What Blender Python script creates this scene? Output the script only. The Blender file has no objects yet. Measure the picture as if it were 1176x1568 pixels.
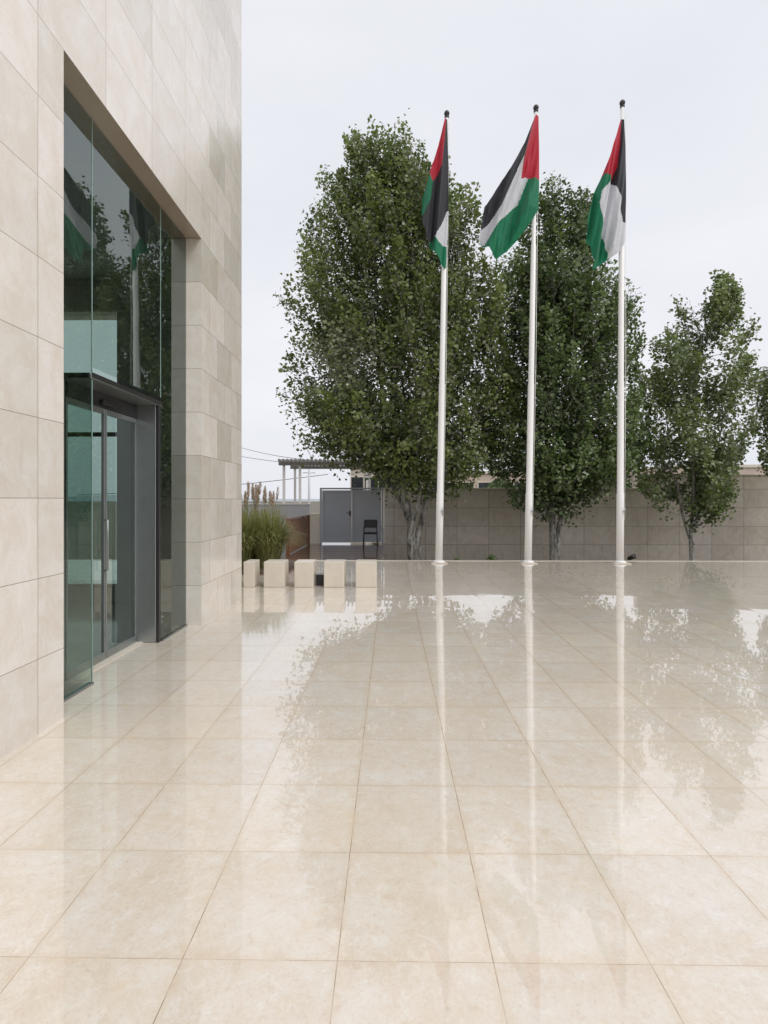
import bpy, bmesh, math, random
import numpy as np
from mathutils import Vector, noise, Matrix
random.seed(7); rng=np.random.default_rng(7)
scene=bpy.context.scene
col=scene.collection
R=math.radians

# ---------------------------------------------------------------- node helpers
class NT:
    def __init__(s,tree):
        s.t=tree; s.n=tree.nodes; s.l=tree.links
    def N(s,typ,inp=None,**kw):
        n=s.n.new(typ)
        for k,v in kw.items(): setattr(n,k,v)
        if inp:
            for k,v in inp.items():
                if isinstance(v,bpy.types.NodeSocket): s.l.new(v,n.inputs[k])
                else: n.inputs[k].default_value=v
        return n
    def M(s,op,a,b=None,c=None,clamp=False):
        i={0:a}
        if b is not None:i[1]=b
        if c is not None:i[2]=c
        n=s.N('ShaderNodeMath',i,operation=op); n.use_clamp=clamp
        return n.outputs[0]
    def mix(s,f,a,b,bt='MIX'):
        n=s.N('ShaderNodeMix',data_type='RGBA',blend_type=bt)
        for idx,v in ((0,f),(6,a),(7,b)):
            if isinstance(v,bpy.types.NodeSocket): s.l.new(v,n.inputs[idx])
            else: n.inputs[idx].default_value=v if idx==0 else (*v[:3],1)
        return n.outputs[2]
    def noise(s,vec,scale,detail=4,rough=.55,dist=0):
        return s.N('ShaderNodeTexNoise',{'Vector':vec,'Scale':scale,'Detail':detail,'Roughness':rough,'Distortion':dist}).outputs['Fac']
    def ramp(s,f,stops):
        n=s.N('ShaderNodeValToRGB',{'Fac':f})
        e=n.color_ramp.elements
        while len(e)<len(stops): e.new(.5)
        for k,(p,c) in enumerate(stops):
            e[k].position=p; e[k].color=(c,c,c,1) if not hasattr(c,'__len__') else (*c,1)
        return n.outputs[0]
    def rng(s,f,a,b,c,d):
        return s.N('ShaderNodeMapRange',{0:f,1:a,2:b,3:c,4:d}).outputs[0]
def mat(name):
    m=bpy.data.materials.new(name); m.use_nodes=True; m.node_tree.nodes.clear()
    t=NT(m.node_tree)
    out=t.N('ShaderNodeOutputMaterial')
    return m,t,out
def simple(name,colr,rough=.5,metal=0,var=.12,scale=6,bump=0,coat=0):
    m,t,o=mat(name)
    P=t.N('ShaderNodeNewGeometry').outputs['Position']
    f=t.noise(P,scale,4,.6)
    c=t.mix(f,[x*(1-var) for x in colr],[min(1,x*(1+var)) for x in colr])
    b=t.N('ShaderNodeBsdfPrincipled',{'Base Color':c,'Roughness':rough,'Metallic':metal,'Coat Weight':coat})
    if bump:
        bn=t.N('ShaderNodeBump',{'Height':t.noise(P,scale*4,4,.6),'Strength':bump,'Distance':.01})
        t.l.new(bn.outputs[0],b.inputs['Normal'])
    t.l.new(b.outputs[0],o.inputs[0]); return m

# ---------------------------------------------------------------- mesh helpers
def mkobj(name,verts,faces,mats,parent=None,smooth=False,mi=None):
    me=bpy.data.meshes.new(name); me.from_pydata([tuple(v) for v in verts],[],faces)
    for m in (mats if isinstance(mats,list) else [mats]): me.materials.append(m)
    if mi is not None: me.polygons.foreach_set('material_index',mi)
    if smooth: me.polygons.foreach_set('use_smooth',[True]*len(me.polygons))
    me.update()
    o=bpy.data.objects.new(name,me); col.objects.link(o)
    if parent: o.parent=parent
    return o
def empty(name,loc=(0,0,0)):
    o=bpy.data.objects.new(name,None); col.objects.link(o); o.empty_display_size=.2
    return o
def box(name,x0,x1,y0,y1,z0,z1,m,parent=None,bev=0):
    v=[(x,y,z) for z in(z0,z1) for y in(y0,y1) for x in(x0,x1)]
    f=[(0,2,3,1),(4,5,7,6),(0,1,5,4),(2,6,7,3),(0,4,6,2),(1,3,7,5)]
    o=mkobj(name,v,f,m,parent)
    if bev:
        b=o.modifiers.new('b','BEVEL'); b.width=bev; b.segments=2
    return o
class Tubes:
    def __init__(s): s.v=[];s.f=[]
    def add(s,pts,rad,n=6,cap=True):
        pts=[Vector(p) for p in pts]; b0=len(s.v)
        for i,p in enumerate(pts):
            d=(pts[min(i+1,len(pts)-1)]-pts[max(i-1,0)])
            d=d.normalized() if d.length>1e-9 else Vector((0,0,1))
            a=d.cross(Vector((0.13,1,0.07))).normalized()
            if a.length<.1: a=d.cross(Vector((1,0,0))).normalized()
            b=d.cross(a)
            r=rad[i] if hasattr(rad,'__len__') else rad
            for k in range(n):
                t=2*math.pi*k/n
                s.v.append(p+a*(r*math.cos(t))+b*(r*math.sin(t)))
        for i in range(len(pts)-1):
            for k in range(n):
                q=b0+i*n; s.f.append((q+k,q+(k+1)%n,q+n+(k+1)%n,q+n+k))
        if cap:
            s.f.append(tuple(b0+k for k in range(n))[::-1]); q=b0+(len(pts)-1)*n
            s.f.append(tuple(q+k for k in range(n)))
    def obj(s,name,m,parent=None): return mkobj(name,s.v,s.f,m,parent,smooth=True)

# ================================================================ MATERIALS
TW=.54; TX=-.187; TD=.557; TY=1.81
def floor_mat():
    m,t,o=mat('wet_polished_limestone')
    g=t.N('ShaderNodeNewGeometry').outputs['Position']
    s=t.N('ShaderNodeSeparateXYZ',{0:g}); X,Y=s.outputs[0],s.outputs[1]
    u=t.M('DIVIDE',t.M('SUBTRACT',X,TX),TW); v=t.M('DIVIDE',t.M('SUBTRACT',Y,TY),TD)
    def edge(c,size):
        fr=t.M('FRACT',c); d=t.M('MINIMUM',fr,t.M('SUBTRACT',1.0,fr)); return t.M('MULTIPLY',d,size)
    eu,ev=edge(u,TW),edge(v,TD)
    d=t.M('MINIMUM',eu,t.M('ADD',ev,.0008))
    jn=t.noise(g,9,2,.6)
    joint=t.M('MULTIPLY',t.rng(d,.0008,.0026,1,0),t.rng(jn,.35,.6,.3,1))
    halo=t.rng(t.M('ADD',d,t.M('MULTIPLY',jn,.05)),0.02,.06,1,0)
    cell=t.N('ShaderNodeCombineXYZ',{0:t.M('FLOOR',u),1:t.M('FLOOR',v)}).outputs[0]
    wn=t.N('ShaderNodeTexWhiteNoise',{'Vector':cell},noise_dimensions='3D')
    off=t.N('ShaderNodeVectorMath',{0:wn.outputs['Color'],1:(30,30,30)},operation='MULTIPLY').outputs[0]
    P=t.N('ShaderNodeVectorMath',{0:g,1:off},operation='ADD').outputs[0]
    big=t.noise(P,3.2,5,.66,.5); mid=t.noise(P,19,5,.74,.6); fine=t.noise(P,85,3,.75)
    glob=t.noise(g,.7,3,.6); gl2=t.noise(g,5.0,5,.7,.4)
    c=t.mix(t.rng(big,.36,.64,0,1),(.755,.665,.55),(.80,.745,.665))
    c=t.mix(t.rng(mid,.52,.66,0,.6),c,(.86,.835,.79))
    c=t.mix(t.rng(mid,.46,.32,0,.5),c,(.67,.545,.41))
    c=t.mix(t.rng(fine,.55,.70,0,.45),c,(.60,.48,.36))
    c=t.mix(t.rng(fine,.45,.30,0,.35),c,(.88,.86,.82))
    c=t.mix(t.rng(glob,.45,.65,0,.3),c,(.77,.65,.49))
    c=t.mix(t.rng(gl2,.59,.72,0,.38),c,(.74,.55,.33))
    tone=t.rng(wn.outputs['Value'],0,1,.94,1.02)
    c=t.mix(1.0,c,t.N('ShaderNodeCombineColor',{0:tone,1:tone,2:tone}).outputs[0],'MULTIPLY')
    c=t.mix(t.M('MULTIPLY',halo,.28),c,(.68,.51,.32))
    c=t.mix(t.M('MULTIPLY',joint,.85),c,(.28,.18,.11))
    tilt=t.N('ShaderNodeVectorMath',{0:wn.outputs['Color'],1:(.5,.5,.5)},operation='SUBTRACT').outputs[0]
    tilt=t.N('ShaderNodeVectorMath',{0:tilt,1:(.003,.003,0)},operation='MULTIPLY').outputs[0]
    nn=t.N('ShaderNodeVectorMath',{0:tilt,1:(0,0,1)},operation='ADD').outputs[0]
    h=t.M('ADD',t.M('ADD',t.noise(g,2.5,2,.5),t.M('MULTIPLY',mid,.02)),t.M('MULTIPLY',joint,-.25))
    bn=t.N('ShaderNodeBump',{'Height':h,'Strength':.13,'Distance':.005,'Normal':nn}).outputs[0]
    cr=t.rng(t.M('ADD',t.M('MULTIPLY',glob,.6),t.M('MULTIPLY',gl2,.4)),.45,.62,.0,.03)
    cw=t.rng(gl2,.52,.68,1.0,.86)
    b=t.N('ShaderNodeBsdfPrincipled',{'Base Color':c,'Roughness':.22,'IOR':1.5,'Specular IOR Level':.3,'Coat Weight':cw,'Coat Roughness':cr,'Coat IOR':1.70,'Coat Normal':bn})
    t.l.new(b.outputs[0],o.inputs[0]); return m
def wall_mat(name,c1,c2,c3,ch,z0,cw,w0,axis,rough=.3,coat=0,jc=(.12,.09,.06),stag=0,jw=.004,tv=(.9,1.05)):
    m,t,o=mat(name)
    gn=t.N('ShaderNodeNewGeometry'); g=gn.outputs['Position']
    s=t.N('ShaderNodeSeparateXYZ',{0:g})
    nrm=t.N('ShaderNodeSeparateXYZ',{0:gn.outputs['True Normal']})
    A=s.outputs[axis]; Z=s.outputs[2]
    facing=t.M('GREATER_THAN',t.M('ABSOLUTE',nrm.outputs[1-axis]),.5)
    v=t.M('DIVIDE',t.M('SUBTRACT',Z,z0),ch)
    row=t.M('FLOOR',v)
    u=t.M('DIVIDE',t.M('SUBTRACT',A,w0),cw)
    if stag: u=t.M('ADD',u,t.M('MULTIPLY',t.M('MODULO',t.M('ADD',row,20.0),2.0),stag))
    def edge(c,size):
        fr=t.M('FRACT',c); d=t.M('MINIMUM',fr,t.M('SUBTRACT',1.0,fr)); return t.M('MULTIPLY',d,size)
    eu=t.M('ADD',edge(u,cw),t.M('MULTIPLY',t.M('SUBTRACT',1.0,facing),10.))
    d=t.M('MINIMUM',edge(v,ch),eu)
    joint=t.rng(d,jw*.4,jw,1,0)
    cell=t.N('ShaderNodeCombineXYZ',{0:t.M('FLOOR',u),1:row}).outputs[0]
    wn=t.N('ShaderNodeTexWhiteNoise',{'Vector':cell},noise_dimensions='3D')
    off=t.N('ShaderNodeVectorMath',{0:wn.outputs['Color'],1:(30,30,30)},operation='MULTIPLY').outputs[0]
    P=t.N('ShaderNodeVectorMath',{0:g,1:off},operation='ADD').outputs[0]
    big=t.noise(P,3.0,5,.68,.8); fine=t.noise(P,38,4,.75,.3)
    c=t.mix(t.rng(big,.38,.62,0,1),c1,c2)
    c=t.mix(t.rng(fine,.5,.75,0,.45),c,c3)
    mp=t.N('ShaderNodeMapping',{'Vector':P,'Scale':(8,8,1.6)}).outputs[0]
    streak=t.noise(mp,1.0,5,.72,.6)
    c=t.mix(t.rng(streak,.54,.68,0,.45),c,c3)
    tone=t.rng(wn.outputs['Value'],0,1,tv[0],tv[1])
    c=t.mix(1.0,c,t.N('ShaderNodeCombineColor',{0:tone,1:t.M('MULTIPLY',tone,.995),2:t.M('POWER',tone,1.2)}).outputs[0],'MULTIPLY')
    c=t.mix(t.M('MULTIPLY',joint,.9),c,jc)
    h=t.M('ADD',t.M('MULTIPLY',fine,.15),t.M('MULTIPLY',joint,-1.0))
    bn=t.N('ShaderNodeBump',{'Height':h,'Strength':.3,'Distance':.003}).outputs[0]
    rr=t.rng(streak,.3,.7,rough*.75,rough*1.5)
    b=t.N('ShaderNodeBsdfPrincipled',{'Base Color':c,'Roughness':rr,'Coat Weight':coat,'Coat Roughness':.1,'Normal':bn})
    t.l.new(b.outputs[0],o.inputs[0]); return m
def leaf_mat(name,dark,light,pale):
    m,t,o=mat(name)
    a=t.N('ShaderNodeAttribute',attribute_name='tint').outputs['Fac']
    p=t.N('ShaderNodeAttribute',attribute_name='pale').outputs['Fac']
    back=t.N('ShaderNodeNewGeometry').outputs['Backfacing']
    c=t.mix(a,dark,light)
    c=t.mix(t.M('MULTIPLY',p,t.M('ADD',.35,t.M('MULTIPLY',back,.5))),c,pale)
    c2=t.mix(.5,c,(.16,.24,.03))
    d=t.N('ShaderNodeBsdfPrincipled',{'Base Color':c,'Roughness':.38,'Specular IOR Level':.5})
    tr=t.N('ShaderNodeBsdfTranslucent',{'Color':c2})
    mx=t.N('ShaderNodeMixShader',{0:.32,1:d.outputs[0],2:tr.outputs[0]})
    t.l.new(mx.outputs[0],o.inputs[0]); return m
def cloth(name,c,tr=.25):
    m,t,o=mat(name)
    g=t.N('ShaderNodeNewGeometry').outputs['Position']
    f=t.noise(g,9,4,.6)
    cc=t.mix(f,[x*.85 for x in c],[min(1,x*1.1) for x in c])
    d=t.N('ShaderNodeBsdfPrincipled',{'Base Color':cc,'Roughness':.7,'Sheen Weight':.15})
    b=t.N('ShaderNodeBsdfTranslucent',{'Color':cc})
    mx=t.N('ShaderNodeMixShader',{0:tr,1:d.outputs[0],2:b.outputs[0]})
    t.l.new(mx.outputs[0],o.inputs[0]); return m
def glass_mat(name,tint,ior=1.75,gc=(.88,.96,.93)):
    m,t,o=mat(name)
    g=t.N('ShaderNodeNewGeometry').outputs['Position']
    bn=t.N('ShaderNodeBump',{'Height':t.noise(g,.9,2,.4),'Strength':.05,'Distance':.05}).outputs[0]
    fr=t.N('ShaderNodeFresnel',{'IOR':ior,'Normal':bn}).outputs[0]
    tr=t.N('ShaderNodeBsdfTransparent',{'Color':(*tint,1)})
    gl=t.N('ShaderNodeBsdfGlossy',{'Color':(*gc,1),'Roughness':.002,'Normal':bn})
    mx=t.N('ShaderNodeMixShader',{0:fr,1:tr.outputs[0],2:gl.outputs[0]})
    t.l.new(mx.outputs[0],o.inputs[0]); return m
def bark_mat():
    m,t,o=mat('pale_bark')
    g=t.N('ShaderNodeNewGeometry').outputs['Position']
    mp=t.N('ShaderNodeMapping',{'Vector':g,'Scale':(9,9,3)}).outputs[0]
    f=t.noise(mp,1.0,6,.7,.5)
    c=t.ramp(f,[(.36,(.04,.035,.03)),(.48,(.20,.19,.165)),(.62,(.42,.41,.38))])
    bn=t.N('ShaderNodeBump',{'Height':f,'Strength':.8,'Distance':.02}).outputs[0]
    b=t.N('ShaderNodeBsdfPrincipled',{'Base Color':c,'Roughness':.85,'Normal':bn})
    t.l.new(b.outputs[0],o.inputs[0]); return m
def wood_mat():
    m,t,o=mat('weathered_wood')
    g=t.N('ShaderNodeNewGeometry').outputs['Position']
    mp=t.N('ShaderNodeMapping',{'Vector':g,'Scale':(14,14,1.5)}).outputs[0]
    f=t.noise(mp,1.5,6,.65,.6)
    c=t.ramp(f,[(.3,(.11,.05,.028)),(.7,(.32,.155,.075))])
    b=t.N('ShaderNodeBsdfPrincipled',{'Base Color':c,'Roughness':.5})
    t.l.new(b.outputs[0],o.inputs[0]); return m

M_floor=floor_mat()
FC=((.775,.71,.625),(.845,.81,.755),(.68,.60,.505))
M_fac=wall_mat('limestone_cladding',*FC,.55,-.04,.85,3.53,1,rough=.2,coat=.6,jw=.0032,jc=(.26,.20,.14),tv=(.90,1.04))
M_fac2=wall_mat('limestone_cladding_staggered',*FC,.55,-.04,.62,6.59,1,rough=.2,coat=.6,jw=.004,jc=(.30,.24,.17),tv=(.78,1.05),stag=.5)
M_gw=wall_mat('garden_wall_stone',(.68,.61,.51),(.78,.72,.63),(.50,.44,.36),.70,-.81,1.2,.1,0,rough=.6,jc=(.24,.20,.16),jw=.010)
M_block=simple('cut_limestone',(.72,.65,.55),.35,var=.10,scale=7,bump=.15,coat=.2)
M_white=simple('white_painted_metal',(.86,.85,.83),.3,var=.03,scale=3)
M_steel=simple('brushed_steel',(.36,.38,.375),.28,metal=.8,var=.1,scale=8)
M_dsteel=simple('dark_metal',(.06,.06,.06),.35,metal=.6)
M_black=simple('black_plastic',(.02,.02,.022),.4)
M_glass=glass_mat('tinted_glass',(.80,.90,.86),2.4)
M_glass2=glass_mat('solar_glass',(.42,.52,.49),1.6)
M_edge=simple('glass_edge_green',(.30,.45,.40),.1,var=.1,coat=.5)
M_bark=bark_mat(); M_wood=wood_mat()
M_soil=simple('dark_soil',(.13,.10,.07),.95,var=.4,scale=3,bump=.6)
M_ground=simple('dry_ground',(.17,.15,.11),.95,var=.35,scale=.15,bump=.3)
M_plaster=simple('beige_plaster',(.56,.50,.42),.8,var=.1,scale=1.2)
M_pink=simple('pink_stone',(.58,.47,.39),.8,var=.12,scale=1.2)
M_gatem=simple('grey_painted_steel',(.44,.47,.52),.42,var=.06,scale=1.5)
M_concrete=simple('pale_concrete',(.66,.67,.69),.7,var=.08,scale=2)
M_perg=simple('pergola_timber',(.26,.245,.23),.8,var=.15,scale=4)
M_win=simple('dark_window',(.03,.035,.04),.08,var=.2)
M_in=simple('interior_plaster',(.72,.74,.72),.8,var=.06)
M_inf=simple('interior_floor',(.70,.64,.55),.12,var=.1)
M_deck=simple('wet_brown_paving',(.17,.11,.08),.12,var=.25,scale=5,coat=.6)
M_red=cloth('flag_red',(.52,.015,.04)); M_blk=cloth('flag_black',(.012,.013,.02),.08)
M_grn=cloth('flag_green',(.0,.20,.09)); M_wht=cloth('flag_white',(.70,.71,.75),.2)

# ================================================================ GROUND / TERRACE
S=1500
mkobj('ground',[(-S,-S,-.86),(S,-S,-.86),(S,S,-.86),(-S,S,-.86)],[(0,1,2,3)],M_ground)
terrace=empty('stone_terrace')
box('paving',-30,34,-16,13.55,-.85,0,M_floor,terrace)
box('edge_coping',-30,34,13.554,13.78,-.85,.004,M_block,terrace)
bedv=[];bedf=[]
nx,ny=120,24
for j in range(ny+1):
    for i in range(nx+1):
        x=-.3+34*i/nx; y=13.8+6.3*j/ny
        bedv.append((x,y,-.76+.10*noise.noise(Vector((x*.8,y*.8,0)))))
for j in range(ny):
    for i in range(nx):
        a=j*(nx+1)+i; bedf.append((a,a+1,a+nx+2,a+nx+1))
mkobj('planting_bed',bedv,bedf,M_soil,smooth=True)
ld=empty('landing_paving')
box('slab',-3.05,-.33,13.784,19.4,-.85,-.002,M_deck,ld)
for k in range(1,10): box('joint_%d'%k,-3.05,-.33,13.784+.56*k,13.79+.56*k,-.01,.001,M_black,ld)
box('kerb',-.326,-.2,13.784,18.9,-.85,.02,M_deck,ld)

# ================================================================ STONE BUILDING
B=empty('stone_building')
FX=-2.41; HT=13.0
box('wall_near',FX-.36,FX,-14,3.81,.0,HT,M_fac,B)
box('wall_far',FX-.36,FX,6.59,8.38,.0,HT,M_fac2,B)
box('wall_lintel',FX-.36,FX,3.81,6.59,4.91,HT,M_fac,B)
WA,WB=-9.0,-4.2      # window added to the hall's end wall to let daylight in
box('wall_end_a',-16,WA,8.0,8.38,.0,HT,M_fac,B)
box('wall_end_b',WB,FX-.36,8.0,8.38,.0,HT,M_fac,B)
box('wall_end_top',WA,WB,8.0,8.38,4.5,HT,M_fac,B)
box('wall_end_sill',WA,WB,8.0,8.38,.0,.3,M_fac,B)
mkobj('added_window_glass',[(WA,8.2,.3),(WB,8.2,.3),(WB,8.2,4.5),(WA,8.2,4.5)],[(0,1,2,3)],M_glass2,B)
for k in range(1,4):
    x=WA+(WB-WA)*k/4; box('added_window_mullion_%d'%k,x-.03,x+.03,8.16,8.24,.3,4.5,M_dsteel,B)
box('added_window_transom',WA,WB,8.15,8.25,2.6,2.66,M_dsteel,B)
box('wall_rear',-16.3,-16,-14,8.38,.0,HT,M_fac,B)
box('wall_back_end',-16,FX-.36,-14,-13.6,.0,HT,M_fac,B)
box('roof',-16,FX-.36,-13.6,8.0,HT-.5,HT-.2,M_concrete,B)
box('hall_floor',-12,FX-.365,-2,7.99,.002,.012,M_inf,B)
box('hall_ceiling',-12,FX-.365,-2,7.99,5.0,5.2,M_in,B)
box('hall_back_wall',-12.3,-12,-2,7.99,.012,5.0,M_in,B)
box('hall_side_wall',-12,FX-.365,-2.3,-2,.012,5.0,M_in,B)
box('hall_end_lining_a',-12,WA,7.94,7.995,.012,5.0,M_in,B)
box('hall_end_lining_b',WB,FX-.365,7.94,7.995,.012,5.0,M_in,B)
for k,(x,y) in enumerate([(-6.4,6.4),(-8.8,6.4),(-6.4,3.2)]):
    box('hall_column_%d'%k,x,x+.4,y,y+.4,.012,5.0,M_in,B,.02)
box('reception_desk',-9.2,-7.0,5.2,5.9,.012,1.1,M_wood,B,.02)
GX=-2.60
def pane(n,y0,y1,z0,z1,x=GX): mkobj(n,[(x,y0,z0),(x,y1,z0),(x,y1,z1),(x,y0,z1)],[(0,1,2,3)],M_glass,B)
pane('glass_near',3.815,4.498,.02,4.9)
pane('glass_over_door',4.506,5.846,2.75,4.9)
pane('glass_far',5.854,6.585,.02,4.9)
box('glass_fin_a',GX-.006,GX+.004,4.499,4.505,.02,4.9,M_edge,B)
box('glass_fin_b',GX-.006,GX+.004,5.847,5.853,2.75,4.9,M_edge,B)
box('glass_sill',GX-.03,GX+.02,3.812,4.50,.003,.018,M_steel,B)
box('glass_sill_far',GX-.03,GX+.02,5.87,6.588,.003,.018,M_steel,B)
DX=-2.86
box('portal_header',DX-.05,GX+.012,4.48,5.86,2.65,2.70,M_steel,B,.006)
box('portal_header_lip',GX+.013,GX+.02,4.48,5.86,2.66,2.70,M_dsteel,B)
box('portal_jamb_far',DX-.05,GX-.03,5.80,5.846,.003,2.65,M_steel,B,.006)
box('portal_jamb_edge',GX-.029,GX+.006,5.80,5.846,.003,2.65,M_dsteel,B,.004)
box('portal_jamb_near',DX-.03,DX+.01,4.505,4.53,.003,2.65,M_steel,B,.006)
mkobj('portal_side_glass',[(DX+.01,4.515,.02),(GX,4.515,.02),(GX,4.515,2.64),(DX+.01,4.515,2.64)],[(0,1,2,3)],M_glass,B)
for k,(a,b) in enumerate([(4.535,5.16),(5.17,5.795)]):
    box('door_stile_a_%d'%k,DX-.018,DX+.018,a,a+.018,.01,2.5,M_steel,B,.004)
    box('door_stile_b_%d'%k,DX-.018,DX+.018,b-.018,b,.01,2.5,M_steel,B,.004)
    box('door_rail_top_%d'%k,DX-.018,DX+.018,a+.019,b-.019,2.45,2.5,M_steel,B)
    box('door_rail_bottom_%d'%k,DX-.018,DX+.018,a+.019,b-.019,.01,.09,M_steel,B)
    pane('door_glass_%d'%k,a+.019,b-.019,.09,2.45,DX)
hd=Tubes(); yy=5.13
hd.add([(DX+.025,yy,.9),(DX+.055,yy,.9),(DX+.055,yy,1.4),(DX+.025,yy,1.4)],.008,8)
hd.obj('door_handle',M_steel,B)
box('door_transom',DX-.02,DX+.02,4.545,5.795,2.505,2.645,M_dsteel,B)
box('door_sensor',DX+.021,DX+.06,5.05,5.3,2.53,2.58,M_black,B,.01)
# ================================================================ LOW STONE BLOCKS
for k,(xa,xb) in enumerate([(-2.70,-2.50),(-2.33,-1.95),(-1.77,-1.42),(-1.23,-.86),(-.65,-.27)]):
    p=empty('stone_bollard')
    box('block',xa,xb,9.5,9.9,.0,.465,M_block,p,.012)
    box('cap_joint',xa+.01,xb-.01,9.51,9.89,-.005,.004,M_black,p)
lb=empty('dark_box'); box('body',-1.40,-1.25,9.72,9.86,0,.20,M_black,lb,.01); box('lid',-1.41,-1.24,9.71,9.87,.2,.215,M_steel,lb,.004)  # small dark box filling the gap between two blocks
pl=empty('planting_pit')
box('edging',-4.6,-2.2,11.0,13.4,.0,.03,M_deck,pl,.01)
box('soil',-4.5,-2.3,11.1,13.3,.031,.06,M_soil,pl)
# ================================================================ GRASSES
def grass(name,cx,cy,z0,spread,hmin,hmax,n,cols,wid=.013,lean=.55,base=.22):
    v=[];f=[];tint=[]
    for i in range(n):
        a=random.uniform(0,2*math.pi); r=base*math.sqrt(random.random())
        bx=cx+r*math.cos(a); by=cy+r*math.sin(a)
        h=random.uniform(hmin,hmax); ln=random.uniform(.1,1)**.8*lean*spread
        a2=a+random.uniform(-.7,.7); dx,dy=math.cos(a2),math.sin(a2); px,py=-dy,dx
        seg=7; b0=len(v)
        for s in range(seg+1):
            t=s/seg; q=ln*(t**1.7); z=z0+h*(t-.62*(ln/(lean*spread+1e-6))*t**2.6)
            w=wid*(1-t)**.6+.001
            v.append((bx+dx*q-px*w,by+dy*q-py*w,z)); v.append((bx+dx*q+px*w,by+dy*q+py*w,z))
        tt=random.random()
        for s in range(seg):
            q=b0+2*s; f.append((q,q+1,q+3,q+2)); tint.append(min(1,max(0,tt*.8+.3*s/seg)))
    o=mkobj(name,v,f,cols)
    at=o.data.attributes.new('tint','FLOAT','FACE'); at.data.foreach_set('value',tint)
    at=o.data.attributes.new('pale','FLOAT','FACE'); at.data.foreach_set('value',[0.15]*len(tint))
    return o
M_gr=leaf_mat('grass_blades',(.08,.10,.025),(.42,.40,.15),(.5,.46,.3))
M_pl=leaf_mat('plumes',(.55,.38,.28),(.70,.55,.44),(.7,.6,.5))
grass('ornamental_grass',-2.85,11.9,.05,1.0,1.1,1.8,1700,M_gr,wid=.009,lean=.85,base=.28)
grass('ornamental_grass',-3.40,11.6,.05,.9,1.1,1.8,1200,M_gr,wid=.009,lean=.75,base=.28)
pg=grass('pampas_grass',-3.7,14.4,-.0,.7,1.3,1.7,700,M_gr,lean=.6,base=.4)
pv=Tubes(); vv=[];ff=[]
for i in range(26):
    x=-3.75+random.uniform(-.5,.5); y=14.4+random.uniform(-.35,.35); h=random.uniform(1.6,2.0); lx=random.uniform(-.18,.2)
    pv.add([(x,y,0),(x+lx*.3,y,h*.6),(x+lx,y,h)],[.007,.005,.003],4)
    for k in range(120):
        t=random.random(); zz=h-.36*(1-t)+.08; rr=.040*math.sin(math.pi*min(1,t*.9+.1))+.006
        a=random.uniform(0,6.28); c=Vector((x+lx*(.85+.15*t)+rr*math.cos(a)*random.random(),y+rr*math.sin(a),zz))
        b0=len(vv); d=Vector((math.cos(a)*.03,math.sin(a)*.03,.06)); s=Vector((-math.sin(a),math.cos(a),0))*.008
        vv+= [c-s,c+s,c+d]; ff.append((b0,b0+1,b0+2))
pv.obj('stems',M_gr,pg)
o=mkobj('plume_heads',vv,ff,M_pl,pg)
at=o.data.attributes.new('tint','FLOAT','FACE'); at.data.foreach_set('value',list(rng.random(len(ff))))
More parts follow.
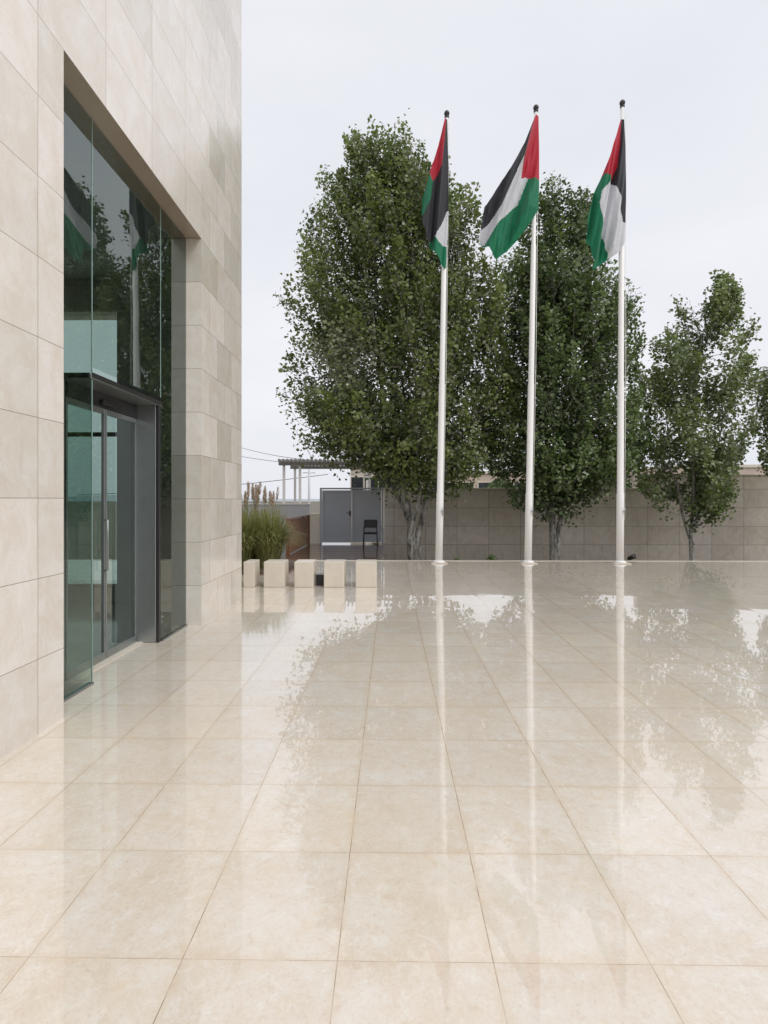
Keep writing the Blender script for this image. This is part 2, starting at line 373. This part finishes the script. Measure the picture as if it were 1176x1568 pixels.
# ================================================================ TREES
def interp(rows,z):
    if z<=rows[0][0]: return rows[0][1],rows[0][2]
    for a,b in zip(rows,rows[1:]):
        if z<=b[0]:
            t=(z-a[0])/(b[0]-a[0]); return a[1]+(b[1]-a[1])*t,a[2]+(b[2]-a[2])*t
    return rows[-1][1],rows[-1][2]
def tree(name,D,tx,stems,rows,nsh,nleaf,mleaf,seed,leaf=.118,thr=-.1,palebox=None,yk=.7,fill=.12):
    """rows: (z, xleft, xright) of the crown; stems: list of point lists"""
    rs=random.Random(seed); g=np.random.default_rng(seed)
    root=empty(name)
    T=Tubes(); stempts=[]
    for st,r0 in stems:
        pts=[Vector(p) for p in st]; out=[]
        for i in range(len(pts)-1):
            for k in range(5):
                t=k/5; p=pts[i].lerp(pts[i+1],t)
                j=Vector((noise.noise(p*1.1+Vector((seed,0,0))),noise.noise(p*1.1+Vector((0,seed,0))),0))*.10
                out.append(p+(j if (i+k)>0 else Vector()))
        out.append(pts[-1])
        n=len(out); rad=[r0*(1-.88*(i/(n-1))**.8)*(1.35 if i==0 else 1) for i in range(n)]
        T.add(out,rad,9); stempts+= [(p,r) for p,r in zip(out,rad) ]
    z0,z1=rows[0][0],rows[-1][0]
    wmax=max(b-a for _,a,b in rows)
    shoots=[]
    tries=0
    while len(shoots)<nsh and tries<nsh*30:
        tries+=1
        z=rs.uniform(z0,z1); a,b=interp(rows,z); hw=(b-a)/2
        if rs.random()>(hw*2/wmax)**1.0+.08: continue
        ph=rs.uniform(0,2*math.pi); r=rs.random()**.36
        c=Vector(((a+b)/2,D,z))
        out=Vector((math.cos(ph),math.sin(ph)*yk,0))
        rag=.95+.16*noise.noise(Vector((out.x*2.5+seed,out.y*2.5,z*1.1)))+rs.uniform(-.03,.07)
        p=c+out*(hw*r*rag)
        nz=noise.noise(Vector((p.x*.95+seed,p.y*.8,p.z*.85)))
        if nz<thr+(.08 if r>.75 else 0): continue
        up=(z-z0)/(z1-z0)
        d=(out.normalized()*rs.uniform(.2,.75)*(1.1-up*.6)+Vector((rs.uniform(-.2,.2)-.14,rs.uniform(-.2,.2),rs.uniform(.55,1.1)))).normalized()
        if up<.12: d.z*=rs.uniform(-.4,.8); d.normalize()
        L=rs.uniform(.7,1.45)*(1.0 if wmax>5 else .85)
        shoots.append((p,d,L,nz,r))
    sp=[s for s in stempts if s[0].z>rows[0][0]-1.2]
    limbs=[]
    for i,(p,d,L,nz,r) in enumerate(shoots):
        b=p-d*L*.8
        if i%7==0:
            cand=[s for s in sp if s[0].z<b.z-.3] or sp
            s=min(cand,key=lambda q:(q[0]-b).length+abs((b.z-q[0].z)-.9*Vector((b.x-q[0].x,b.y-q[0].y)).length)*.5)
            m=s[0].lerp(b,.5)+Vector((0,0,-.12*(b-s[0]).length*.5))
            q=[s[0],s[0].lerp(m,.6),m,m.lerp(b,.55),b]
            r0=min(s[1]*.6,.018+.014*(b-s[0]).length)
            T.add(q,[r0,r0*.8,r0*.6,r0*.45,.008],5); limbs+=q[1:]
    la=np.array([list(x) for x in limbs])
    for i,(p,d,L,nz,r) in enumerate(shoots):
        b=p-d*L*.8
        if len(la):
            k=int(np.argmin(((la-np.array(b))**2).sum(1))); q=Vector(la[k])
            if (q-b).length<1.6: T.add([q,b.lerp(q,.4)+Vector((0,0,-.05)),b,p+d*.1],[.012,.010,.008,.004],3,False)
    T.obj('trunk_and_limbs',M_bark,root)
    ns=len(shoots)
    P=np.array([list(s[0]) for s in shoots]); Dv=np.array([list(s[1]) for s in shoots]); L=np.array([s[2] for s in shoots])
    nz=np.array([s[3] for s in shoots]); rr=np.array([s[4] for s in shoots])
    idx=g.integers(0,ns,nleaf)
    t=g.random(nleaf)**.85
    sprd=(.16*(1-.70*t)+.03)[:,None]*(L[idx][:,None]/.95)
    C=P[idx]-Dv[idx]*(L[idx]*(1-t*1.12))[:,None]+np.clip(g.normal(size=(nleaf,3)),-1.6,1.6)*sprd
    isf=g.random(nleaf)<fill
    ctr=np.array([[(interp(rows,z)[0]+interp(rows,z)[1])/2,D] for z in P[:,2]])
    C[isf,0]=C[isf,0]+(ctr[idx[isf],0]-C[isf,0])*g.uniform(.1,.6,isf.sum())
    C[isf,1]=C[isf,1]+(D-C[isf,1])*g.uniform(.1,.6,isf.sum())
    cn=g.normal(size=(ns,3))*.55
    nrm=g.normal(size=(nleaf,3))*.75+cn[idx]; nrm[:,2]+=.75; nrm[:,1]-=.5; nrm/=np.linalg.norm(nrm,axis=1)[:,None]
    ax=g.normal(size=(nleaf,3))*.8+Dv[idx]*.5+np.array([-.6,0,-.3])
    ax-= (ax*nrm).sum(1)[:,None]*nrm; ax/=np.linalg.norm(ax,axis=1)[:,None]
    sd=np.cross(nrm,ax)
    sz=(leaf*g.uniform(.6,1.25,nleaf))[:,None]
    v0=C-ax*sz*.5; v2=C+ax*sz*.6
    v1=C+sd*sz*.42+nrm*sz*.13-ax*sz*.10; v3=C-sd*sz*.42+nrm*sz*.13-ax*sz*.10
    V=np.stack([v0,v1,v2,v3],1).reshape(-1,3)
    me=bpy.data.meshes.new('foliage')
    me.vertices.add(nleaf*4); me.vertices.foreach_set('co',V.ravel().astype(np.float32))
    me.loops.add(nleaf*4); me.loops.foreach_set('vertex_index',np.arange(nleaf*4,dtype=np.int32))
    me.polygons.add(nleaf); me.polygons.foreach_set('loop_start',np.arange(0,nleaf*4,4,dtype=np.int32))
    me.materials.append(mleaf); me.update(); me.validate()
    stint=g.random(ns)
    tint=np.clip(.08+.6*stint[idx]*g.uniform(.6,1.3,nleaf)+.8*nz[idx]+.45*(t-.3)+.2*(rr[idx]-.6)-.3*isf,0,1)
    pale=np.clip(g.random(nleaf)**4,0,1)
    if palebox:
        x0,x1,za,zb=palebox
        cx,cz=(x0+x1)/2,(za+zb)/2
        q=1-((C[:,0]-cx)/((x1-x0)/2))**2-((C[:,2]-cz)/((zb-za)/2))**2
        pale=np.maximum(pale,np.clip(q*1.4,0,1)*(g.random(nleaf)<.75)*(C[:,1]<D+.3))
    for n_,a_ in(('tint',tint),('pale',pale)):
        at=me.attributes.new(n_,'FLOAT','FACE'); at.data.foreach_set('value',a_.astype(np.float32))
    o=bpy.data.objects.new('foliage',me); col.objects.link(o); o.parent=root
    return root
def rowsf(lst,D):
    kk=D/800.
    return sorted([(1.6+(765-y)*kk,(a-600)*kk,(b-600)*kk) for y,a,b in lst])
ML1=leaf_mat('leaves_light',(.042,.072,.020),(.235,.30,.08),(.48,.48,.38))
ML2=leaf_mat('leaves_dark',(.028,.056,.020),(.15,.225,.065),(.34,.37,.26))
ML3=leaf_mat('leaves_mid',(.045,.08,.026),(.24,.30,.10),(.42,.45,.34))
D1=16.6
tree('poplar_tree',D1,.7,[
  ([(.72,D1,-.8),(.66,D1,.2),(.52,D1,1.2),(.25,D1+.1,2.6),(-.35,D1,5.5),(-.5,D1,9.5),(-.2,D1,12.6)],.17),
  ([(.78,D1+.05,-.8),(.82,D1+.1,.5),(1.05,D1,1.5),(1.3,D1-.1,3.0),(1.8,D1,6),(2.0,D1+.2,9.6)],.15),
  ([(.66,D1-.1,-.8),(.58,D1-.2,.6),(.9,D1-.3,1.7),(.75,D1-.4,4),(.7,D1-.3,8),(.5,D1,11)],.12),
  ([(.55,D1,1.0),(-.2,D1+.4,2.4),(-1.4,D1+.5,4.5),(-2.0,D1+.4,7.5)],.08)],
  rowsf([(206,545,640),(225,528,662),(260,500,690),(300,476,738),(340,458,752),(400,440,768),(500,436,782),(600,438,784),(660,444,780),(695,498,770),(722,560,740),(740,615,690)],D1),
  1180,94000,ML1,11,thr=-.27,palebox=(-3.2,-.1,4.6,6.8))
D2=17.2
tree('poplar_tree',D2,5.3,[
  ([(5.35,D2,-.8),(5.3,D2,.3),(5.25,D2,1.4),(5.1,D2,3.0),(5.0,D2,6),(5.2,D2,9),(5.3,D2,12)],.15),
  ([(5.42,D2,-.8),(5.5,D2+.1,.5),(5.75,D2,2.0),(6.3,D2,4.5),(6.6,D2,8)],.11),
  ([(5.3,D2,-.8),(5.2,D2-.1,.8),(4.7,D2-.1,2.2),(4.1,D2,4.8),(4.0,D2,7.5)],.10)],
  rowsf([(278,832,855),(300,812,905),(350,792,928),(400,762,942),(450,742,960),(480,735,982),(560,728,990),(650,730,995),(710,742,982),(745,762,935),(770,790,890)],D2),
  850,68000,ML2,23,thr=-.27)
D3=17.4
tree('poplar_tree',D3,9.9,[
  ([(9.95,D3,-.8),(9.92,D3,.3),(10.0,D3,1.6),(9.95,D3,4),(10.1,D3,6.0),(10.4,D3,7.6)],.085),
  ([(9.95,D3,.1),(9.6,D3,1.2),(9.3,D3+.1,2.6),(9.1,D3,4.6),(9.3,D3,6.0)],.055),
  ([(10.0,D3,.7),(10.5,D3-.1,2.0),(10.9,D3,4.2),(11.0,D3,6.2)],.05)],
  rowsf([(425,1078,1112),(455,1035,1132),(500,1005,1148),(560,985,1150),(640,965,1158),(720,968,1156),(765,990,1145),(785,1030,1105)],D3),
  310,22000,ML3,37,thr=-.12)
D4=17.8
tree('poplar_tree',D4,14,[
  ([(14.0,D4,-.8),(13.95,D4,1),(14.1,D4,3),(14.0,D4,6)],.09),
  ([(14.0,D4,.6),(13.5,D4,2.2),(13.1,D4,4)],.05)],
  rowsf([(500,1200,1230),(530,1165,1270),(600,1152,1290),(680,1155,1290),(740,1170,1280),(770,1205,1250)],D4),
  260,15000,ML3,51,thr=-.12)
tree('poplar_tree',D4,19,[
  ([(19.0,D4,-.8),(19.1,D4,2),(19.0,D4,5),(19.2,D4,9)],.12)],
  rowsf([(330,1440,1480),(420,1380,1530),(560,1360,1560),(680,1370,1550),(760,1420,1500)],D4),
  260,12000,ML2,67,thr=-.2,leaf=.14)

# ================================================================ FLAGPOLES & FLAGS
PD=13.2; kk=PD/800
def pole(bx,tx,tz):
    p=empty('flagpole')
    T=Tubes(); h=tz
    def X(z): return bx+(tx-bx)*z/h
    T.add([(X(z),PD,z) for z in (0.02,1.75,1.77,4.5,4.53,8.0,8.02,h)],[.093,.090,.082,.080,.072,.066,.056,.047],24)
    T.obj('shaft',M_white,p)
    F=Tubes()
    F.add([(X(.02),PD,.015),(X(.02),PD,.05),(X(.02),PD,.075)],[.15,.15,.10],24)
    F.obj('base_collar',M_white,p)
    box('base_plate',bx-.2,bx+.2,PD-.2,PD+.2,.002,.02,M_block,p,.004)
    q=Tubes(); q.add([(X(h),PD,h),(X(h),PD,h+.04),(X(h),PD,h+.06)],[.055,.06,.03],16)
    c=Vector((X(h),PD,h+.12)); n=9
    q.add([c+Vector((0,0,-.07*math.cos(math.pi*i/n))) for i in range(n+1)],[max(.003,.07*math.sin(math.pi*i/n)) for i in range(n+1)],16)
    q.obj('finial_ball',M_dsteel,p)
    rp=Tubes(); rp.add([(X(1.1)+.085,PD-.06,1.1),(X(5)+.09,PD-.07,5),(X(h-.1)+.06,PD-.05,h-.1)],.006,5)
    rp.obj('halyard',M_white,p)
    cl=Tubes(); cl.add([(X(1.3)+.06,PD-.12,1.2),(X(1.3)+.06,PD-.12,1.4)],.014,6); cl.add([(X(1.3)+.04,PD-.07,1.3),(X(1.3)+.06,PD-.12,1.3)],.012,6)
    cl.obj('cleat',M_steel,p)
    return p
pole(1.20,1.40,11.22); pole(3.44,3.64,11.34); pole(5.74,5.80,11.44)
def inpoly(x,y,poly):
    c=False;n=len(poly)
    for i in range(n):
        x1,y1=poly[i];x2,y2=poly[(i+1)%n]
        if (y1>y)!=(y2>y) and x<(x2-x1)*(y-y1)/(y2-y1)+x1: c=not c
    return c
def flag(rows,regions,fold,depth,slant):
    v=[];f=[];mi=[]
    y0,y1=rows[0][0],rows[-1][0]; nr=int((y1-y0)/.8); nc=64
    for j in range(nr+1):
        y=y0+(y1-y0)*j/nr; a,b=interp(rows,y)
        for i in range(nc+1):
            x=a+(b-a)*i/nc
            s=(b-x); w=min(1,s/18.)
            ph=(x*fold+ (y-y0)*slant)
            dy=depth*w*(math.sin(ph)+.4*math.sin(2.3*ph+1+y*.02))+ .012*math.sin(x*.9+y*.13)*w
            v.append(((x-600)*kk,PD-.085+dy-.12*w,1.6+(765-y)*kk))
    for j in range(nr):
        for i in range(nc):
            q=j*(nc+1)+i; f.append((q,q+1,q+nc+2,q+nc+1))
            cx=((v[q][0]+v[q+nc+2][0])/2)/kk+600; cy=765-((v[q][2]+v[q+nc+2][2])/2-1.6)/kk
            m=0
            for mm,poly in regions:
                if inpoly(cx,cy,poly): m=mm;break
            mi.append(m)
    return mkobj('flag',v,f,[M_grn,M_red,M_blk,M_wht],None,True,mi)
flag([(188,681,685),(230,671,686),(262,661,687),(280,657,687),(310,647,687),(330,646,687),(350,648,686),(368,652,685),(380,657,684),(395,667,684),(414,680,683)],
 [(1,[(684,180),(680,225),(676,262),(664,283),(650,276),(665,225),(678,186)]),
  (2,[(684,180),(692,180),(692,325),(684,328),(676,350),(664,372),(655,379),(640,366),(642,338),(652,332),(660,310),(663,283),(676,262),(680,225)]),
  (3,[(692,325),(684,328),(676,350),(664,368),(672,378),(692,384)])],.32,.10,.02)
flag([(184,818,823),(235,798,824),(257,785,824),(292,761,824),(325,740,823),(345,737,811),(358,735,801),(372,731,791),(388,744,776),(400,756,760)],
 [(1,[(818,180),(830,180),(830,283),(820,281),(808,277),(796,281),(799,250),(806,222)]),
  (2,[(818,180),(806,222),(798,252),(765,324),(745,350),(736,358),(720,360),(735,300),(790,220)]),
  (3,[(798,252),(765,324),(745,350),(736,358),(725,372),(741,380),(760,352),(792,318),(808,277),(796,281)])],.16,.14,.05)
flag([(190,947,952),(230,933,954),(285,914,955),(310,903,955),(345,893,954),(375,896,953),(388,899,948),(402,901,928),(417,903,906)],
 [(1,[(948,186),(946,225),(941,262),(932,285),(924,279),(913,281),(915,250),(940,186)]),
  (2,[(948,186),(960,186),(960,350),(950,345),(944,318),(940,300),(932,285),(941,262),(946,225)]),
  (3,[(932,285),(940,300),(944,318),(950,345),(960,350),(960,384),(945,392),(926,402),(917,360),(911,322),(914,304)])],.26,.12,.04)

# ================================================================ GARDEN WALL, GATE, ETC
gw=empty('garden_wall')
box('wall_low',-.27,9.3,19.9,20.2,-.9,1.98,M_gw,gw)
box('coping_low',-.31,9.296,19.87,20.23,1.983,2.04,M_block,gw,.01)
box('wall_high',9.304,34,19.9,20.2,-.9,2.5,M_gw,gw)
box('coping_high',9.30,34,19.87,20.23,2.503,2.56,M_block,gw,.01)
gate=empty('metal_gate')
GY=19.0
box('frame_left',-2.60,-2.53,GY-.04,GY+.04,0,1.97,M_gatem,gate,.006)
box('frame_right',-.35,-.28,GY-.04,GY+.04,0,1.97,M_gatem,gate,.006)
box('frame_top',-2.60,-.28,GY-.045,GY+.045,1.972,2.03,M_gatem,gate,.006)
for i,(a,b) in enumerate([(-2.515,-1.445),(-1.43,-.365)]):
    box('leaf_%d'%i,a,b,GY-.015,GY+.015,.06,1.94,M_gatem,gate)
    for n_,q in (('bottom',(a,b,.06,.14)),('top',(a,b,1.88,1.94)),('stile_a',(a,a+.06,.145,1.875)),('stile_b',(b-.06,b,.145,1.875))):
        box('rail_%s_%d'%(n_,i),q[0],q[1],GY-.035,GY-.017,q[2],q[3],M_gatem,gate,.004)
box('lock_plate',-1.53,-1.47,GY-.05,GY-.036,1.0,1.2,M_dsteel,gate,.004)
h=Tubes(); h.add([(-1.5,GY-.05,1.12),(-1.5,GY-.1,1.12),(-1.62,GY-.1,1.12)],.012,6); h.obj('handle',M_dsteel,gate)
lw=empty('boundary_wall')
box('body',-9,-2.98,19.0,19.25,-.5,1.40,M_concrete,lw)
box('coping',-9,-2.98,18.97,19.28,1.403,1.46,M_white,lw,.01)
box('gate_pillar',-2.975,-2.62,18.95,19.28,-.5,1.10,M_block,lw,.01)
wf=empty('wooden_fence')
n=14
for i in range(n):
    y=15.0+i*.25
    box('board_%d'%i,-2.98+.004*random.random(),-2.945,y,y+.235,.04,1.0+random.uniform(-.012,.012),M_wood,wf,.006)
box('top_rail',-3.0,-2.915,14.98,18.5,1.02,1.06,M_wood,wf,.006)
box('post_near',-3.01,-2.90,14.88,14.975,0,1.06,M_wood,wf,.008)
box('post_far',-3.01,-2.90,18.51,18.6,0,1.06,M_wood,wf,.008)
ch=empty('black_chair')
cx,cy=-.72,18.0
T=Tubes()
for (x,y) in((-.22,-.2),(.22,-.2)): T.add([(cx+x*1.1,cy+y*1.1,0),(cx+x,cy+y,.45),(cx+x,cy+y,.66)],.014,8)
for (x) in(-.22,.22): T.add([(cx+x*1.1,cy+.26,0),(cx+x,cy+.2,.45),(cx+x,cy+.27,.88)],.014,8)
for x in(-.22,.22): T.add([(cx+x,cy-.22,.66),(cx+x,cy+.22,.67)],.018,8); T.add([(cx+x,cy-.2,.43),(cx+x,cy+.2,.43)],.012,8)
T.add([(cx-.22,cy-.2,.43),(cx+.22,cy-.2,.43)],.012,8); T.add([(cx-.22,cy+.2,.43),(cx+.22,cy+.2,.43)],.012,8)
T.obj('legs_and_arms',M_black,ch)
box('seat',cx-.22,cx+.22,cy-.23,cy+.19,.44,.48,M_black,ch,.018)
box('backrest',cx-.21,cx+.21,cy+.225,cy+.26,.62,.90,M_black,ch,.015)
pg=empty('pergola')
for i,x in enumerate([-5.35,-4.55,-1.2,.6]):
    box('post_%d'%i,x-.06,x+.06,25.9,26.02,-.85,3.3,M_white,pg,.01)
    if i!=1: box('post_back_%d'%i,x-.06,x+.06,28.9,29.02,-.85,3.3,M_white,pg,.01)
box('beam_front',-5.6,.9,25.85,26.05,3.304,3.46,M_perg,pg,.01)
box('beam_rear',-5.6,.9,28.85,29.05,3.304,3.46,M_perg,pg,.01)
for i in range(33): box('slat_%d'%i,-5.55+i*.2,-5.49+i*.2,25.5,29.4,3.464,3.60,M_perg,pg)
def house(name,x0,x1,y,h,d,m,nw=4,rowsn=1,wz=1.2):
    p=empty(name)
    box('walls',x0,x1,y,y+d,-.86,h,m,p)
    box('parapet',x0-.1,x1+.1,y-.1,y+d+.1,h+.003,h+.25,M_block,p)
    for r in range(rowsn):
        for i in range(nw):
            wx=x0+(i+.5)*(x1-x0)/nw; z=h-1.9-r*3
            box('window_frame_%d_%d'%(r,i),wx-.62,wx+.62,y-.05,y+.02,z-.05,z+wz+.05,M_block,p)
            box('window_%d_%d'%(r,i),wx-.52,wx+.52,y-.06,y-.052,z+.03,z+wz-.03,M_win,p)
    return p
house('stone_house',-3.6,1.2,46,4.3,8,M_plaster,4)
house('stone_house',2.6,11.6,44,3.75,8,M_pink,6)
house('stone_house',15,26,52,4.0,9,M_plaster,6)
house('stone_house',24,33,46,4.4,8,M_pink,5)
house('stone_house',36,50,60,5.2,9,M_plaster,7)
rl=empty('metal_railing')
for i in range(5): box('bar_%d'%i,.08+i*.1,.11+i*.1,20.02,20.05,2.042,2.60,M_dsteel,rl)
box('top_bar',.05,.54,20.0,20.07,2.603,2.64,M_dsteel,rl)
def bush(name,cx,cy,z0,rx,rz,n,m,ls=.16,cone=False):
    v=[];f=[];tt=[]
    for i in range(n):
        t=random.random(); a=random.uniform(0,6.28); z=z0+rz*t
        rr=rx*((1-t)**.8 if cone else math.sin(math.pi*min(1,.12+t*.88))**.6)*random.random()**.4*(.8+.4*noise.noise(Vector((a,z,cx))))
        c=Vector((cx+rr*math.cos(a),cy+rr*math.sin(a),z)); d=Vector((random.gauss(0,1),random.gauss(0,1),random.gauss(.4,1))).normalized()
        e=d.orthogonal().normalized(); s=ls*random.uniform(.6,1.2); b0=len(v)
        v+=[c-e*s*.4,c+d*s*.3,c+e*s*.4,c-d*s*.3]; f.append((b0,b0+1,b0+2,b0+3)); tt.append(min(1,max(0,random.random()*.7+.3*t)))
    o=mkobj(name,v,f,m)
    o.data.attributes.new('tint','FLOAT','FACE').data.foreach_set('value',tt)
    return o
bush('cypress_tree',-1.15,40,-.8,.55,4.4,3000,ML2,.18,True)
for x,y,r,hh in((3.5,27,1.6,3.2),(6.2,30,2.2,3.6),(12.5,31,2.4,4.6),(17,29,2.0,4.2),(20,33,3,5.2),(9.5,28,1.5,3.3)):
    bush('background_shrub',x,y,-.8,r,hh,3500,ML2,.22)
for x,y in((1.9,15.2),(6.75,15.0),(11.9,15.4),(3.1,16.2)):
    bush('bed_plant',x,y,-.76,.35,.65,500,ML2,.08)
sl=empty('ground_spotlight')
T=Tubes(); T.add([(6.4,14.05,-.7),(6.4,14.05,-.02)],.015,8); T.add([(6.36,14.1,.02),(6.42,14.0,.07),(6.45,13.95,.10)],[.05,.06,.065],14); T.obj('lamp',M_dsteel,sl)
T=Tubes()
for (a,b,sag) in(((-22,60,9.5),(-4.2,33,4.0),.6),((-24,60,8.6),(-4.2,33,3.8),.6),((-20,33,1.9),(-4.0,33,3.2),.2)):
    a,b=Vector(a),Vector(b); T.add([a.lerp(b,i/12)-Vector((0,0,sag*4*(i/12)*(1-i/12))) for i in range(13)],.018,4)
T.obj('overhead_wires',M_black)
up=empty('utility_pole'); T=Tubes(); T.add([(-5.2,33,-.86),(-5.2,33,3.55)],[.1,.07],10); T.add([(-5.6,33,3.3),(-4.8,33,3.3)],.03,6); T.obj('mast',M_concrete,up)
hv=[];hf=[];n=160
for i in range(n+1):
    x=-900+1800*i/n; h=2.0+9*max(0,noise.noise(Vector((x*.004,3,0)))+.25)+1.5*noise.noise(Vector((x*.03,1,0)))
    hv+=[(x,700,-2),(x,760,h)]
for i in range(n): hf.append((2*i,2*i+2,2*i+3,2*i+1))
mkobj('distant_hills',hv,hf,simple('hazy_hill',(.40,.43,.45),.95,var=.1,scale=.02))

# ================================================================ SKY / SUN / CAMERA
w=bpy.data.worlds.new('World'); scene.world=w; w.use_nodes=True; w.node_tree.nodes.clear()
t=NT(w.node_tree); out=t.N('ShaderNodeOutputWorld')
EL,AZ=R(50),R(128)
sky=t.N('ShaderNodeTexSky',sky_type='NISHITA',sun_disc=False,sun_elevation=EL,sun_rotation=AZ,dust_density=4.0,air_density=1.0)
hs=t.N('ShaderNodeHueSaturation',{'Saturation':.25,'Value':1.0,'Color':sky.outputs[0]})
tc=t.N('ShaderNodeTexCoord').outputs['Generated']
mp=t.N('ShaderNodeMapping',{'Vector':tc,'Scale':(1,1,2.6)}).outputs[0]
cl=t.noise(mp,1.7,5,.5,.3)
cloud=t.mix(t.rng(cl,.3,.7,0,1),(8.4,8.6,9.35),(9.5,9.6,10.1))
fin=t.mix(.9,hs.outputs[0],cloud)
bg=t.N('ShaderNodeBackground',{'Color':fin,'Strength':.1})
t.l.new(bg.outputs[0],out.inputs[0])
sd=bpy.data.lights.new('sun','SUN'); sd.energy=1.35; sd.angle=R(30); sd.color=(1,.975,.94)
so=bpy.data.objects.new('sun',sd); col.objects.link(so)
dirv=Vector((math.sin(AZ)*math.cos(EL),math.cos(AZ)*math.cos(EL),math.sin(EL)))
so.rotation_euler=dirv.to_track_quat('Z','Y').to_euler()
cd=bpy.data.cameras.new('camera'); co=bpy.data.objects.new('camera',cd); col.objects.link(co)
cd.sensor_fit='HORIZONTAL'; cd.sensor_width=36; cd.lens=36*800/1176; cd.shift_y=-19/1176
cd.clip_start=.05; cd.clip_end=4000
co.location=(0,0,1.6); co.rotation_euler=(R(90),0,R(.8))
scene.camera=co
scene.view_settings.view_transform='Standard'; scene.view_settings.look='None'; scene.view_settings.exposure=0
